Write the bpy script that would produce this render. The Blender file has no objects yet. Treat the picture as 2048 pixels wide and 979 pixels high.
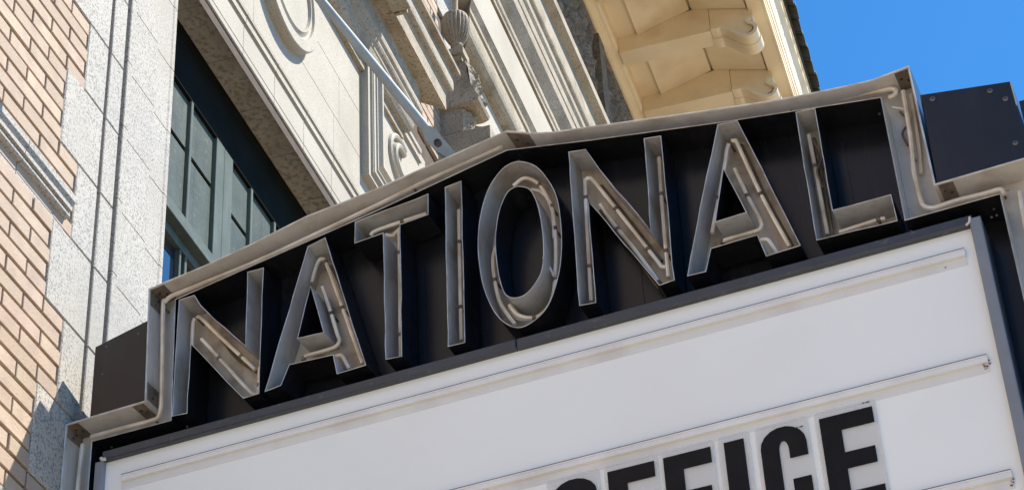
import bpy, bmesh, math, random
from mathutils import Vector, Matrix, noise
from mathutils.geometry import tessellate_polygon
random.seed(7)
sc = bpy.context.scene
COL = sc.collection

# ------------------------------------------------------------------ camera
YAW, PITCH, ROLL, FPX = 0.26563644, 0.62759177, -0.0590355965, 4289.13943
H0 = 1.6                                     # eye height above the pavement
fw = Vector((math.cos(PITCH)*math.cos(YAW), math.cos(PITCH)*math.sin(YAW), math.sin(PITCH)))
r0 = Vector((math.sin(YAW), -math.cos(YAW), 0.0)); u0 = r0.cross(fw)
rt = r0*math.cos(ROLL) + u0*math.sin(ROLL); up = -r0*math.sin(ROLL) + u0*math.cos(ROLL)
cd = bpy.data.cameras.new('camera'); cam = bpy.data.objects.new('camera', cd); COL.objects.link(cam)
cam.matrix_world = Matrix(((rt.x, up.x, -fw.x, 0), (rt.y, up.y, -fw.y, 0), (rt.z, up.z, -fw.z, H0), (0, 0, 0, 1)))
cd.sensor_width = 36.0; cd.lens = FPX/2048*36.0; cd.clip_start = 0.05; cd.clip_end = 2000
sc.camera = cam

# ------------------------------------------------------------------ light
SUN_TO = Vector((0.52, -1.0, 1.62)).normalized()
SUN_ELEV = math.asin(SUN_TO.z); SUN_ROT = math.atan2(SUN_TO.x, SUN_TO.y)
w = bpy.data.worlds.new('World'); sc.world = w; w.use_nodes = True
wn = w.node_tree.nodes; wl = w.node_tree.links
bg = wn['Background']; sky = wn.new('ShaderNodeTexSky'); sky.sky_type = 'NISHITA'; sky.sun_disc = False
sky.sun_elevation = SUN_ELEV; sky.sun_rotation = SUN_ROT
sky.altitude = 0; sky.air_density = 0.75; sky.dust_density = 0.4; sky.ozone_density = 3.0
tint = wn.new('ShaderNodeMix'); tint.data_type = 'RGBA'; tint.blend_type = 'MULTIPLY'; tint.inputs[0].default_value = 1.0
wl.new(sky.outputs[0], tint.inputs[6]); tint.inputs[7].default_value = (0.24, 0.69, 0.96, 1)
wl.new(tint.outputs[2], bg.inputs[0]); bg.inputs[1].default_value = 0.138
sd = bpy.data.lights.new('sun', 'SUN'); sd.energy = 4.8; sd.angle = math.radians(0.5); sd.color = (1.0, 0.93, 0.82)
sun = bpy.data.objects.new('sun', sd); COL.objects.link(sun)
sun.rotation_euler = (-SUN_TO).to_track_quat('-Z', 'Y').to_euler(); sun.location = SUN_TO*60
vs = sc.view_settings; vs.view_transform = 'Standard'; vs.look = 'None'; vs.gamma = 1.0; vs.exposure = 0.95
sc.cycles.max_bounces = 8; sc.cycles.diffuse_bounces = 5

# ------------------------------------------------------------------ materials
def mat(name, base, rough=0.6, vary=None, vscale=3.0, speck=None, sscale=130.0, stain=None, stscale=2.0, bump=0.0, bscale=60.0,
        metal=0.0, spec=0.5, rnd=0.0, streak=None, coat=0.0, lo=0.45, hi=0.62):
    m = bpy.data.materials.new(name); m.use_nodes = True
    nt = m.node_tree; N = nt.nodes; L = nt.links
    b = N['Principled BSDF']; b.inputs['Roughness'].default_value = rough; b.inputs['Metallic'].default_value = metal
    b.inputs['Specular IOR Level'].default_value = spec; b.inputs['Coat Weight'].default_value = coat
    geo = N.new('ShaderNodeNewGeometry'); pos = geo.outputs['Position']
    def rgb(c):
        n = N.new('ShaderNodeRGB'); n.outputs[0].default_value = (*c, 1); return n.outputs[0]
    def noi(scale, detail=3.0, vec=None):
        n = N.new('ShaderNodeTexNoise'); n.inputs['Scale'].default_value = scale; n.inputs['Detail'].default_value = detail
        L.new(vec or pos, n.inputs['Vector']); return n.outputs['Fac']
    def ramp(f, a, c):
        n = N.new('ShaderNodeMapRange'); n.inputs[1].default_value = a; n.inputs[2].default_value = c; L.new(f, n.inputs[0]); return n.outputs[0]
    def mix(f, a, c):
        n = N.new('ShaderNodeMix'); n.data_type = 'RGBA'; L.new(f, n.inputs[0]); L.new(a, n.inputs[6]); L.new(c, n.inputs[7]); return n.outputs[2]
    col = rgb(base)
    if rnd:
        oi = N.new('ShaderNodeObjectInfo'); hs = N.new('ShaderNodeHueSaturation')
        mr = N.new('ShaderNodeMapRange'); mr.inputs[3].default_value = 1-rnd; mr.inputs[4].default_value = 1+rnd
        L.new(oi.outputs['Random'], mr.inputs[0]); L.new(mr.outputs[0], hs.inputs['Value'])
        mh = N.new('ShaderNodeMath'); mh.operation = 'MULTIPLY_ADD'; mh.inputs[1].default_value = rnd*0.12; mh.inputs[2].default_value = 0.5-rnd*0.06
        ml = N.new('ShaderNodeMath'); ml.operation = 'FRACT'; m7 = N.new('ShaderNodeMath'); m7.operation = 'MULTIPLY'; m7.inputs[1].default_value = 7.31
        L.new(oi.outputs['Random'], m7.inputs[0]); L.new(m7.outputs[0], ml.inputs[0]); L.new(ml.outputs[0], mh.inputs[0]); L.new(mh.outputs[0], hs.inputs['Hue'])
        L.new(col, hs.inputs['Color']); col = hs.outputs[0]
    if vary: col = mix(ramp(noi(vscale, 5), 0.35, 0.7), col, rgb(vary))
    if speck: col = mix(ramp(noi(sscale, 2), lo, hi), col, rgb(speck))
    if stain: col = mix(ramp(noi(stscale, 6), 0.5, 0.78), col, rgb(stain))
    if streak:
        mp = N.new('ShaderNodeMapping'); mp.inputs['Scale'].default_value = (9, 9, 0.7); L.new(pos, mp.inputs[0])
        col = mix(ramp(noi(2.2, 5, mp.outputs[0]), 0.52, 0.85), col, rgb(streak))
    L.new(col, b.inputs['Base Color'])
    if bump:
        bp = N.new('ShaderNodeBump'); bp.inputs['Strength'].default_value = bump; bp.inputs['Distance'].default_value = 0.004
        L.new(noi(bscale, 4), bp.inputs['Height']); L.new(bp.outputs[0], b.inputs['Normal'])
        rr = N.new('ShaderNodeMapRange'); rr.inputs[3].default_value = max(0, rough-0.08); rr.inputs[4].default_value = min(1, rough+0.1)
        L.new(noi(bscale*0.15, 4), rr.inputs[0]); L.new(rr.outputs[0], b.inputs['Roughness'])
    return m

M = {}
M['granite'] = mat('granite', (0.455, 0.42, 0.358), 0.75, vary=(0.40, 0.372, 0.33), vscale=1.6, speck=(0.185, 0.175, 0.165), sscale=100, stain=(0.34, 0.305, 0.255), stscale=1.1, bump=0.5, bscale=110, rnd=0.07, lo=0.48, hi=0.66)
M['granite_warm'] = mat('warm granite', (0.435, 0.392, 0.32), 0.78, vary=(0.385, 0.34, 0.27), vscale=1.8, speck=(0.25, 0.228, 0.195), sscale=110, stain=(0.31, 0.27, 0.215), stscale=1.4, bump=0.5, bscale=100, lo=0.52, hi=0.7)
M['limestone'] = mat('weathered limestone', (0.395, 0.34, 0.258), 0.85, vary=(0.29, 0.24, 0.17), vscale=2.5, speck=(0.155, 0.125, 0.088), sscale=60, stain=(0.15, 0.118, 0.08), stscale=3, bump=0.6, bscale=50, lo=0.52, hi=0.7)
M['soffit_stone'] = mat('pitted soffit stone', (0.38, 0.345, 0.28), 0.9, vary=(0.29, 0.26, 0.205), vscale=7, speck=(0.20, 0.18, 0.14), sscale=34, bump=1.0, bscale=45, lo=0.47, hi=0.66)
M['brick'] = mat('tan brick', (0.475, 0.368, 0.272), 0.85, vary=(0.41, 0.305, 0.22), vscale=7, speck=(0.26, 0.18, 0.145), sscale=150, stain=(0.36, 0.27, 0.215), stscale=9, bump=0.6, bscale=80, rnd=0.16, lo=0.6, hi=0.72)
M['mortar'] = mat('mortar', (0.095, 0.066, 0.048), 0.95, vary=(0.065, 0.046, 0.034), vscale=12, bump=0.5)
M['carved'] = mat('dark carved stone', (0.27, 0.205, 0.14), 0.85, vary=(0.10, 0.078, 0.055), vscale=6, speck=(0.1, 0.09, 0.08), sscale=30, bump=0.5)  # darker, browner base than the limestone, mottled at random
M['cream'] = mat('cream eave paint', (0.86, 0.725, 0.505), 0.55, vary=(0.78, 0.64, 0.42), vscale=1.5, stain=(0.66, 0.51, 0.31), stscale=2.0, bump=0.05, bscale=20)
M['tile'] = mat('roof tile', (0.05, 0.052, 0.042), 0.7, vary=(0.09, 0.085, 0.065), vscale=8, rnd=0.25)
M['window_paint'] = mat('grey green window paint', (0.105, 0.128, 0.105), 0.5, spec=0.25, vary=(0.082, 0.101, 0.083), vscale=6, streak=(0.15, 0.17, 0.148), bump=0.25, bscale=35)
M['window_pane'] = mat('painted over pane', (0.056, 0.072, 0.056), 0.5, spec=0.25, vary=(0.09, 0.106, 0.086), vscale=4, streak=(0.034, 0.045, 0.04), speck=(0.13, 0.145, 0.125), sscale=35, bump=0.4, bscale=30, lo=0.62, hi=0.72)
M['head_and_gap_dark'] = mat('dark head paint and gap shade', (0.007, 0.009, 0.0085), 0.8, vary=(0.011, 0.013, 0.012), vscale=4, spec=0.04)  # dark head paint, also the painted shade behind the pane gaps
M['glass'] = mat('window glass', (0.012, 0.02, 0.035), 0.04, spec=1.0, coat=1.0)
M['enamel'] = mat('aged enamel with sky shade', (0.40, 0.415, 0.425), 0.2, vary=(0.35, 0.36, 0.365), vscale=5, stain=(0.21, 0.165, 0.115), stscale=5, streak=(0.29, 0.265, 0.23), bump=0.2, bscale=9)  # letter walls: cooler, darker enamel copy with sky tint and cavity shade painted in
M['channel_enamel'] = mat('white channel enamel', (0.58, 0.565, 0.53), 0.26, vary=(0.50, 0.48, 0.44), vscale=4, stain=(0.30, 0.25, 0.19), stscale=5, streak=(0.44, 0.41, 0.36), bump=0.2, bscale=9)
M['lit_enamel'] = mat('cream reflector back', (0.60, 0.54, 0.445), 0.3, vary=(0.47, 0.41, 0.325), vscale=4, stain=(0.17, 0.12, 0.075), stscale=8, streak=(0.34, 0.27, 0.19), bump=0.2, bscale=9)  # letter floors: paler, warmer copy of the wall enamel, brighter light painted in
M['rim'] = mat('sheet metal edge', (0.60, 0.60, 0.585), 0.4, metal=0.1, vary=(0.34, 0.32, 0.285), vscale=18)
M['black'] = mat('black gloss sheet', (0.006, 0.0078, 0.0115), 0.26, spec=0.38, vary=(0.010, 0.0105, 0.013), vscale=3, streak=(0.020, 0.020, 0.022), bump=0.3, bscale=4)
M['boxblack'] = mat('black aluminium box', (0.012, 0.013, 0.0165), 0.3, vary=(0.009, 0.010, 0.0125), vscale=5, streak=(0.022, 0.022, 0.024), bump=0.25, bscale=6)
M['bezel'] = mat('dark bezel paint', (0.036, 0.048, 0.066), 0.3, vary=(0.032, 0.039, 0.050), vscale=11, speck=(0.09, 0.095, 0.1), sscale=30, bump=0.1, lo=0.62, hi=0.8)
M['bezel_metal'] = mat('grey bezel metal', (0.23, 0.25, 0.28), 0.3, metal=0.0, vary=(0.19, 0.21, 0.235), vscale=8, bump=0.1)
M['panel'] = mat('white sign acrylic', (0.88, 0.91, 0.88), 0.16, vary=(0.845, 0.87, 0.845), vscale=1.2, stain=(0.82, 0.83, 0.80), stscale=1.0)
M['track'] = mat('track plastic', (0.80, 0.81, 0.79), 0.22, vary=(0.75, 0.755, 0.735), vscale=6, stain=(0.66, 0.645, 0.615), stscale=4)
M['grime'] = mat('track grime', (0.71, 0.715, 0.70), 0.5, vary=(0.76, 0.77, 0.755), vscale=3, stain=(0.60, 0.585, 0.56), stscale=4)
M['neon'] = mat('clear neon tube', (0.86, 0.79, 0.66), 0.08, vary=(0.50, 0.40, 0.27), vscale=7, spec=0.9, coat=1.0)
M['neon_dark'] = mat('tube blockout paint', (0.09, 0.065, 0.045), 0.5, vary=(0.20, 0.15, 0.10), vscale=25)
M['plate'] = mat('grimy joint plate', (0.20, 0.165, 0.125), 0.6, vary=(0.12, 0.095, 0.07), vscale=16, stain=(0.06, 0.045, 0.035), stscale=14)
M['screw'] = mat('screw metal', (0.16, 0.15, 0.145), 0.4, metal=0.8)
M['rod'] = mat('galvanised grey paint', (0.29, 0.345, 0.365), 0.62, spec=0.3, vary=(0.235, 0.28, 0.295), vscale=10, metal=0.0, bump=0.15)
M['bolt'] = mat('dark bolt', (0.05, 0.045, 0.04), 0.5, metal=0.6, vary=(0.12, 0.09, 0.07), vscale=40)
M['ink'] = mat('black letter print', (0.006, 0.0065, 0.009), 0.35, vary=(0.010, 0.010, 0.011), vscale=15, spec=0.15)
M['caulk'] = mat('white caulk', (0.7, 0.66, 0.58), 0.7, vary=(0.5, 0.44, 0.36), vscale=60)
M['far_wall'] = mat('far brick', (0.42, 0.33, 0.28), 0.9, vary=(0.38, 0.29, 0.24), vscale=2)
M['pale_stone'] = mat('pale office stone', (0.66, 0.63, 0.57), 0.85, vary=(0.60, 0.57, 0.51), vscale=0.6)
M['asphalt'] = mat('concrete street', (0.275, 0.225, 0.165), 0.9, vary=(0.235, 0.19, 0.135), vscale=2)
M['paving'] = mat('pavement concrete', (0.43, 0.365, 0.285), 0.9, vary=(0.37, 0.31, 0.24), vscale=1.5)
def clear_mat():
    m = bpy.data.materials.new('clear acrylic'); m.use_nodes = True; N = m.node_tree.nodes; L = m.node_tree.links
    b = N['Principled BSDF']; b.inputs['Base Color'].default_value = (0.80, 0.80, 0.78, 1); b.inputs['Roughness'].default_value = 0.15
    t = N.new('ShaderNodeBsdfTransparent'); t.inputs[0].default_value = (0.97, 0.97, 0.965, 1)
    x = N.new('ShaderNodeMixShader'); x.inputs[0].default_value = 0.3
    L.new(t.outputs[0], x.inputs[1]); L.new(b.outputs[0], x.inputs[2]); L.new(x.outputs[0], N['Material Output'].inputs[0])
    return m
M['clear'] = clear_mat()

# ------------------------------------------------------------------ helpers
W = {}
def wl_of(p): return W[p] if p is not None else Vector((0, 0, 0))
def link(name, data, parent, loc):
    o = bpy.data.objects.new(name, data); COL.objects.link(o)
    o.location = Vector(loc) - wl_of(parent); o.parent = parent; W[o] = Vector(loc); return o
def thing(name, label, cat, loc, group=None):
    o = link(name, None, None, loc); o['label'] = label; o['category'] = cat; o.empty_display_size = 0.2
    if group: o['group'] = group
    return o
def mk(name, verts, faces, mats, parent=None, mi=None, smooth=False, kind=None, label=None, recalc=True):
    verts = [Vector(v) for v in verts]
    c = sum(verts, Vector())/len(verts)
    me = bpy.data.meshes.new(name); me.from_pydata([v-c for v in verts], [], faces)
    for m in (mats if isinstance(mats, list) else [mats]): me.materials.append(M[m])
    if mi: me.polygons.foreach_set('material_index', mi)
    if recalc:
        bm = bmesh.new(); bm.from_mesh(me); bmesh.ops.recalc_face_normals(bm, faces=bm.faces); bm.to_mesh(me); bm.free()
    if smooth:
        me.polygons.foreach_set('use_smooth', [True]*len(me.polygons))
        me.set_sharp_from_angle(angle=math.radians(40))
    me.update()
    o = link(name, me, parent, c)
    if kind: o['kind'] = kind
    if label: o['label'] = label
    return o
class MB:                                     # collects shapes for one mesh
    def __init__(s): s.v = []; s.f = []; s.m = []
    def add(s, v, f, m=0):
        n = len(s.v); s.v += [Vector(q) for q in v]; s.f += [tuple(i+n for i in q) for q in f]; s.m += [m]*len(f)
    def box(s, a, b, m=0):
        x0, y0, z0 = a; x1, y1, z1 = b
        s.add([(x0,y0,z0),(x1,y0,z0),(x1,y1,z0),(x0,y1,z0),(x0,y0,z1),(x1,y0,z1),(x1,y1,z1),(x0,y1,z1)],
              [(0,3,2,1),(4,5,6,7),(0,1,5,4),(1,2,6,5),(2,3,7,6),(3,0,4,7)], m)
    def out(s, name, mats, parent=None, **k): return mk(name, s.v, s.f, mats, parent, mi=s.m, **k)
def stone_box(a, b, ch=0.004, j=0.0):         # block with a chamfered street face (y low side)
    x0, y0, z0 = a; x1, y1, z1 = b
    v = [(x0,y1,z0),(x1,y1,z0),(x1,y1,z1),(x0,y1,z1),(x0,y0+ch,z0),(x1,y0+ch,z0),(x1,y0+ch,z1),(x0,y0+ch,z1),
         (x0+ch,y0,z0+ch),(x1-ch,y0,z0+ch),(x1-ch,y0,z1-ch),(x0+ch,y0,z1-ch)]
    if j: v = [(p[0]+random.uniform(-j,j), p[1], p[2]+random.uniform(-j,j)) for p in v]
    f = [(8,9,10,11),(4,5,9,8),(5,6,10,9),(6,7,11,10),(7,4,8,11),(0,1,5,4),(1,2,6,5),(2,3,7,6),(3,0,4,7)]
    return v, f
def tri(loop, holes=()):                      # triangles of a 2-D polygon with holes, indices run over loop + holes
    ps = [[Vector((a, b, 0)) for a, b in loop]] + [[Vector((a, b, 0)) for a, b in h] for h in holes]
    return [tuple(t) for t in tessellate_polygon(ps)]
def area(p): return 0.5*sum(p[i][0]*p[(i+1) % len(p)][1]-p[(i+1) % len(p)][0]*p[i][1] for i in range(len(p)))
def inset(p, t):                              # mitred inset of a polygon by t towards its inside
    if area(p) < 0: sg = -1
    else: sg = 1
    n = len(p); q = []
    for i in range(n):
        a, b, c = Vector(p[i-1]), Vector(p[i]), Vector(p[(i+1) % n])
        d1 = (b-a).normalized(); d2 = (c-b).normalized()
        n1 = Vector((-d1.y, d1.x))*sg; n2 = Vector((-d2.y, d2.x))*sg
        m = n1+n2; k = 1+n1.dot(n2)
        q.append(tuple(b + m*(t/max(k, 0.35))))
    return q
def smooth_loop(p, n=5):
    q = []; N = len(p)
    for i in range(N):
        a, b, c, d = (Vector(p[(i+k-1) % N]) for k in range(4))
        for j in range(n):
            t = j/n
            q.append(tuple(0.5*((2*b)+(c-a)*t+(2*a-5*b+4*c-d)*t*t+(3*b-a-3*c+d)*t**3)))
    return q
def smooth_path(p, n=5):
    p = [Vector(q) for q in p]; P = [2*p[0]-p[1]]+p+[2*p[-1]-p[-2]]; q = []
    for i in range(len(p)-1):
        a, b, c, d = P[i:i+4]
        for j in range(n):
            t = j/n; q.append(0.5*((2*b)+(c-a)*t+(2*a-5*b+4*c-d)*t*t+(3*b-a-3*c+d)*t**3))
    return q+[p[-1]]
def tube_geo(path, r, seg=8, cap=True):
    v = []; f = []; n = len(path); prev = None
    for i, p in enumerate(path):
        d = (path[min(i+1, n-1)]-path[max(i-1, 0)]).normalized()
        if prev is None: prev = d.orthogonal().normalized()
        a = (prev-d*prev.dot(d)).normalized(); prev = a; b = d.cross(a)
        for k in range(seg):
            t = 2*math.pi*k/seg; v.append(p+(a*math.cos(t)+b*math.sin(t))*r)
    for i in range(n-1):
        for k in range(seg):
            f.append((i*seg+k, i*seg+(k+1) % seg, (i+1)*seg+(k+1) % seg, (i+1)*seg+k))
    if cap: f += [tuple(range(seg))[::-1], tuple((n-1)*seg+k for k in range(seg))]
    return v, f
def prism_x(prof, x0, x1, back=None):         # profile [(y,z)] run along X; back = y that closes the section
    pr = list(prof)
    if back is not None: pr += [(back, pr[-1][1]), (back, pr[0][1])]
    n = len(pr)
    xa = x0 if callable(x0) else (lambda y: x0); xb = x1 if callable(x1) else (lambda y: x1)
    v = [(xa(y), y, z) for y, z in pr]+[(xb(y), y, z) for y, z in pr]
    f = [(i, (i+1) % n, n+(i+1) % n, n+i) for i in range(n)]
    t = tri(pr); f += [q for q in t]+[tuple(n+i for i in q) for q in t]
    return v, f
def prism_z(plan, z0, z1):                    # plan polygon [(x,y)] run upward
    n = len(plan); v = [(x, y, z0) for x, y in plan]+[(x, y, z1) for x, y in plan]
    f = [(i, (i+1) % n, n+(i+1) % n, n+i) for i in range(n)]
    t = tri(plan); f += [q for q in t]+[tuple(n+i for i in q) for q in t]
    return v, f
def round_rect(a0, b0, a1, b1, r, n=5):
    q = []
    for cx, cy, t0 in ((a1-r, b1-r, 0), (a0+r, b1-r, 90), (a0+r, b0+r, 180), (a1-r, b0+r, 270)):
        for k in range(n+1):
            t = math.radians(t0+90*k/n); q.append((cx+r*math.cos(t), cy+r*math.sin(t)))
    return q

# ================================================================== ground
mk('street', [(-400,-400,-0.12),(400,-400,-0.12),(400,400,-0.12),(-400,400,-0.12)], [(0,1,2,3)], 'asphalt', kind='structure')
mb = MB(); mb.box((-60,-2.2,-0.5), (120,6.0,0.0)); mb.out('pavement', 'paving', kind='structure')

# ================================================================== building
BZ = H0
B = thing('theatre_building', 'pale granite and tan brick theatre facade with carved cornices and a deep cream eave', 'building', (9.0, 4.2, 0))
wallp = MB()
YB = 4.012
def wrect(x0, x1, z0, z1, y=YB, m=0): wallp.add([(x0,y,z0),(x1,y,z0),(x1,y,z1),(x0,y,z1)], [(0,1,2,3)], m)
wrect(5.9, 7.12, 0, 19.0); wrect(11.7, 60, 0, 19.0); wrect(-40, 5.9, 0, 19.0, m=1); wrect(7.12, 11.7, 10.0, 19.0); wrect(7.12, 11.7, 0, 6.0)
wall = wallp.out('brick_wall', ['mortar', 'far_wall'], B)
# --- bricks, one object each
CH, BL, JT = 0.0872, 0.340, 0.0155
bm_cache = {}
def brick(x0, x1, zc):
    key = round(x1-x0, 3)
    if key not in bm_cache:
        v, f = stone_box((-(x1-x0)/2, -0.012, -(CH-JT)/2), ((x1-x0)/2, 0.05, (CH-JT)/2), 0.0025)
        me = bpy.data.meshes.new('brick'); me.from_pydata(v, [], f); me.materials.append(M['brick']); bm_cache[key] = me
        bm = bmesh.new(); bm.from_mesh(me); bmesh.ops.recalc_face_normals(bm, faces=bm.faces); bm.to_mesh(me); bm.free()
    o = link('brick', bm_cache[key], wall, ((x0+x1)/2, 4.012-0.0125+random.uniform(-0.0025, 0.0018), zc+random.uniform(-0.0012, 0.0012)))
    o.rotation_euler = (random.uniform(-0.006, 0.006), random.uniform(-0.004, 0.004), random.uniform(-0.003, 0.003))
def field(x0, xe, z0, z1, zref, xref):
    n0 = math.ceil((z0-zref)/CH); n1 = math.floor((z1-zref)/CH)
    for n in range(n0, n1):
        zc = zref+(n+0.5)*CH; xo = xref+(0.0 if n % 2 == 0 else BL/2); end = xe(zc) if callable(xe) else xe
        k = math.floor((x0-xo)/BL); a = xo+k*BL
        while a < end-0.03:
            b = min(a+BL, end); s = max(a, x0)
            if b-s > 0.05: brick(s+JT/2, b-JT/2, zc)
            a += BL
Q = [7.166+0.4365*k for k in range(-8, 5)]
Q = [3.672, 4.109, 4.547, 4.985, 5.417, 5.856, 6.291, 6.745, 7.166, 7.602, 8.04, 8.48, 8.92]
def quoin_left(z):
    z -= BZ
    for i in range(len(Q)-1):
        if Q[i] <= z < Q[i+1]: return 6.848 if i % 2 == 0 else 7.022
    return 7.022
# rows: 4.985-5.417 short, 4.547-4.985 long ...
field(5.8, lambda z: quoin_left(z)+0.004, 4.1+BZ, 7.75+BZ, 5.417+BZ, 6.666)
for i in range(len(Q)-1):
    xl = 6.848 if i % 2 == 0 else 7.022
    v, f = stone_box((xl, 3.9855, Q[i]+0.003+BZ), (7.226, 4.1, Q[i+1]-0.003+BZ), 0.005, 0.001); mk('quoin_stone', v, f, 'granite', B)
    v, f = stone_box((7.259, 3.987, Q[i]+0.003+BZ), (7.394, 4.1, Q[i+1]-0.003+BZ), 0.004, 0.001); mk('pier_stone', v, f, 'granite', B)
    d = 0.095
    v, f = prism_z([(7.434,4.3),(7.434,3.990),(7.438,3.986),(7.484,3.986),(7.502,4.0),(7.508,4.3)], Q[i]+d+0.003+BZ, Q[i+1]+d-0.003+BZ); mk('pilaster_stone', v, f, 'granite', B)
    v, f = prism_z([(7.508,4.3),(7.508,4.003),(7.78,4.003),(7.80,4.030),(7.80,4.3)], Q[i]+d-0.03+0.003+BZ, Q[i+1]+d-0.03-0.003+BZ); mk('pilaster_stone', v, f, 'granite', B)
    v, f = prism_z([(7.80,4.3),(7.80,4.028),(7.985,4.028),(7.995,4.022),(8.03,4.024),(8.045,4.038),(8.05,4.3)], Q[i]+d-0.02+0.003+BZ, Q[i+1]+d-0.02-0.003+BZ); mk('pilaster_stone', v, f, 'granite', B)
mb = MB(); mb.box((7.02, 4.02, 2.5), (7.6, 4.2, 12)); mb.box((7.43, 4.04, 2.5), (8.03, 4.3, 10.6)); mb.out('joint_backing', 'mortar', B)
for x0, x1 in ((3.0, 5.2), (5.204, 6.76)):
    v, f = stone_box((x0, 3.984, 3.9+BZ), (x1, 4.1, 4.375+BZ), .005); mk('belt_stone', v, f, 'granite', B)
# --- string course on the left
def zrow(pts): return [(y, z+BZ) for y, z in pts]
prof = zrow([(3.99,5.833),(3.99,5.904),(3.986,5.908),(3.974,5.909),(3.964,5.912),(3.959,5.918),(3.959,5.928),(3.965,5.938),(3.968,5.943),(3.950,5.947),(3.950,5.968),(3.948,5.973),(3.938,5.988),(3.936,5.991),(3.936,6.025),(4.05,6.045)])
for x0, x1 in ((3.5, 5.0), (5.005, 6.493), (6.498, 6.945)):
    v, f = prism_x(prof, x0, x1, 4.1); mk('string_course', v, f, 'granite', B)
# --- window
WN = mk('window', *prism_x(zrow([(4.226,8.047),(4.226,8.36),(4.232,8.365),(4.232,8.385),(4.228,8.39),(4.228,8.49)]), 7.9, 11.75, 4.33), 'head_and_gap_dark', B)
def wbox(name, x0, x1, y0, y1, z0, z1, m='window_paint', parent=None):
    v, f = stone_box((x0, y0, z0+BZ), (x1, y1, z1+BZ), 0.003); return mk(name, v, f, m, parent or WN)
px = [(8.03, 8.685), (8.713, 9.045), (9.28, 9.565), (9.593, 9.93), (9.958, 10.28), (10.45, 10.75), (10.78, 11.1)]
for a, b in px:
    for z0, z1 in ((7.20, 7.662), (7.700, 8.047)):  # gap between the rows lets the black backing read as shade
        mk('window_pane', [(a-.01,4.250,z0+BZ),(b+.01,4.250,z0+BZ),(b+.01,4.250,z1+BZ),(a-.01,4.250,z1+BZ),(a-.01,4.262,z0+BZ),(b+.01,4.262,z0+BZ),(b+.01,4.262,z1+BZ),(a-.01,4.262,z1+BZ)], [(0,1,2,3),(4,7,6,5),(0,4,5,1),(1,5,6,2),(2,6,7,3),(3,7,4,0)], 'window_pane', WN)
for a, b in ((8.685,8.713), (9.565,9.593), (9.93,9.958), (10.75,10.78)): wbox('muntin', a, b, 4.226, 4.27, 7.19, 8.0465)
for a, b in ((9.045,9.155), (9.16,9.28), (10.28,10.36), (10.365,10.45)): wbox('stile', a, b, 4.224, 4.28, 7.16, 8.0462)
wbox('bottom_rail', 8.03, 9.157, 4.222, 4.28, 7.128, 7.192); wbox('bottom_rail', 9.159, 11.1, 4.222, 4.28, 7.128, 7.192)
wbox('transom_bar', 7.95, 11.6, 4.200, 4.262, 7.073, 7.114); wbox('transom_bar', 7.95, 11.6, 4.258, 4.31, 7.013, 7.071)
mk('window_pane', [(7.95,4.292,5.0+BZ),(11.6,4.292,5.0+BZ),(11.6,4.292,7.02+BZ),(7.95,4.292,7.02+BZ)], [(0,1,2,3)], 'glass', WN)
for a, b in ((8.705,8.726), (8.775,8.80), (9.6,9.63), (10.3,10.33)): wbox('muntin', a, b, 4.262, 4.30, 5.0, 7.0125)
mb = MB(); mb.box((7.9, 4.32, 5.0), (11.7, 4.6, 10.2)); mb.out('window_backing', 'head_and_gap_dark', WN)  # near-black sheet seen through the pane gaps, painted shade under the bars
# --- lintel and frieze
lin = zrow([(4.238,8.478),(4.006,8.478),(4.0,8.484),(4.0,8.522),(4.006,8.526),(4.0,8.533),(4.0,8.7285),(3.9856,8.7285),(3.9856,8.786),(3.975,8.786),(3.975,8.80),(4.0,8.80)])
x = 7.90
rows = 0
while x < 12.1:
    v, f = prism_x(lin, x+0.002, x+0.482, 4.3); mk('lintel_stone', v, f, ['soffit_stone', 'granite_warm'], B, mi=[0]+[1]*(len(f)-1)); x += 0.485
mb = MB(); mb.box((7.9, 4.01, 8.484+BZ), (12.2, 4.25, 10.2+BZ)); mb.out('joint_backing', 'mortar', B)
for z0, z1, w, x in ((8.80, 9.122, 1.35, 7.6), (9.122, 9.518, 1.55, 7.3), (9.518, 10.0, 1.35, 7.0)):
    while x < 11.2:
        v, f = stone_box((max(x, 7.6)+.0012, 3.975, z0+.0015+BZ), (min(x+w, 12.25)-.0012, 4.06, z1-.0015+BZ), 0.002); mk('frieze_stone', v, f, 'granite_warm', B); x += w
# medallion
def lathe_y(prof, cx, cz, n=64):              # profile [(r, y)] turned about an axis along Y
    v = []; f = []
    for r, y in prof:
        for k in range(n):
            t = 2*math.pi*k/n; v.append((cx+r*math.cos(t), y, cz+r*math.sin(t)))
    for i in range(len(prof)-1):
        for k in range(n): f.append((i*n+k, i*n+(k+1) % n, (i+1)*n+(k+1) % n, (i+1)*n+k))
    f.append(tuple((len(prof)-1)*n+k for k in range(n)))
    return v, f
v, f = lathe_y([(.47,3.98),(.47,3.912),(.462,3.905),(.385,3.905),(.380,3.92),(.365,3.925),(.345,3.915),(.335,3.905),(.325,3.905),(.318,3.925),(.02,3.925)], 9.39, 9.50+BZ); mk('medallion', v, f, 'granite_warm', B, smooth=True)
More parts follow.
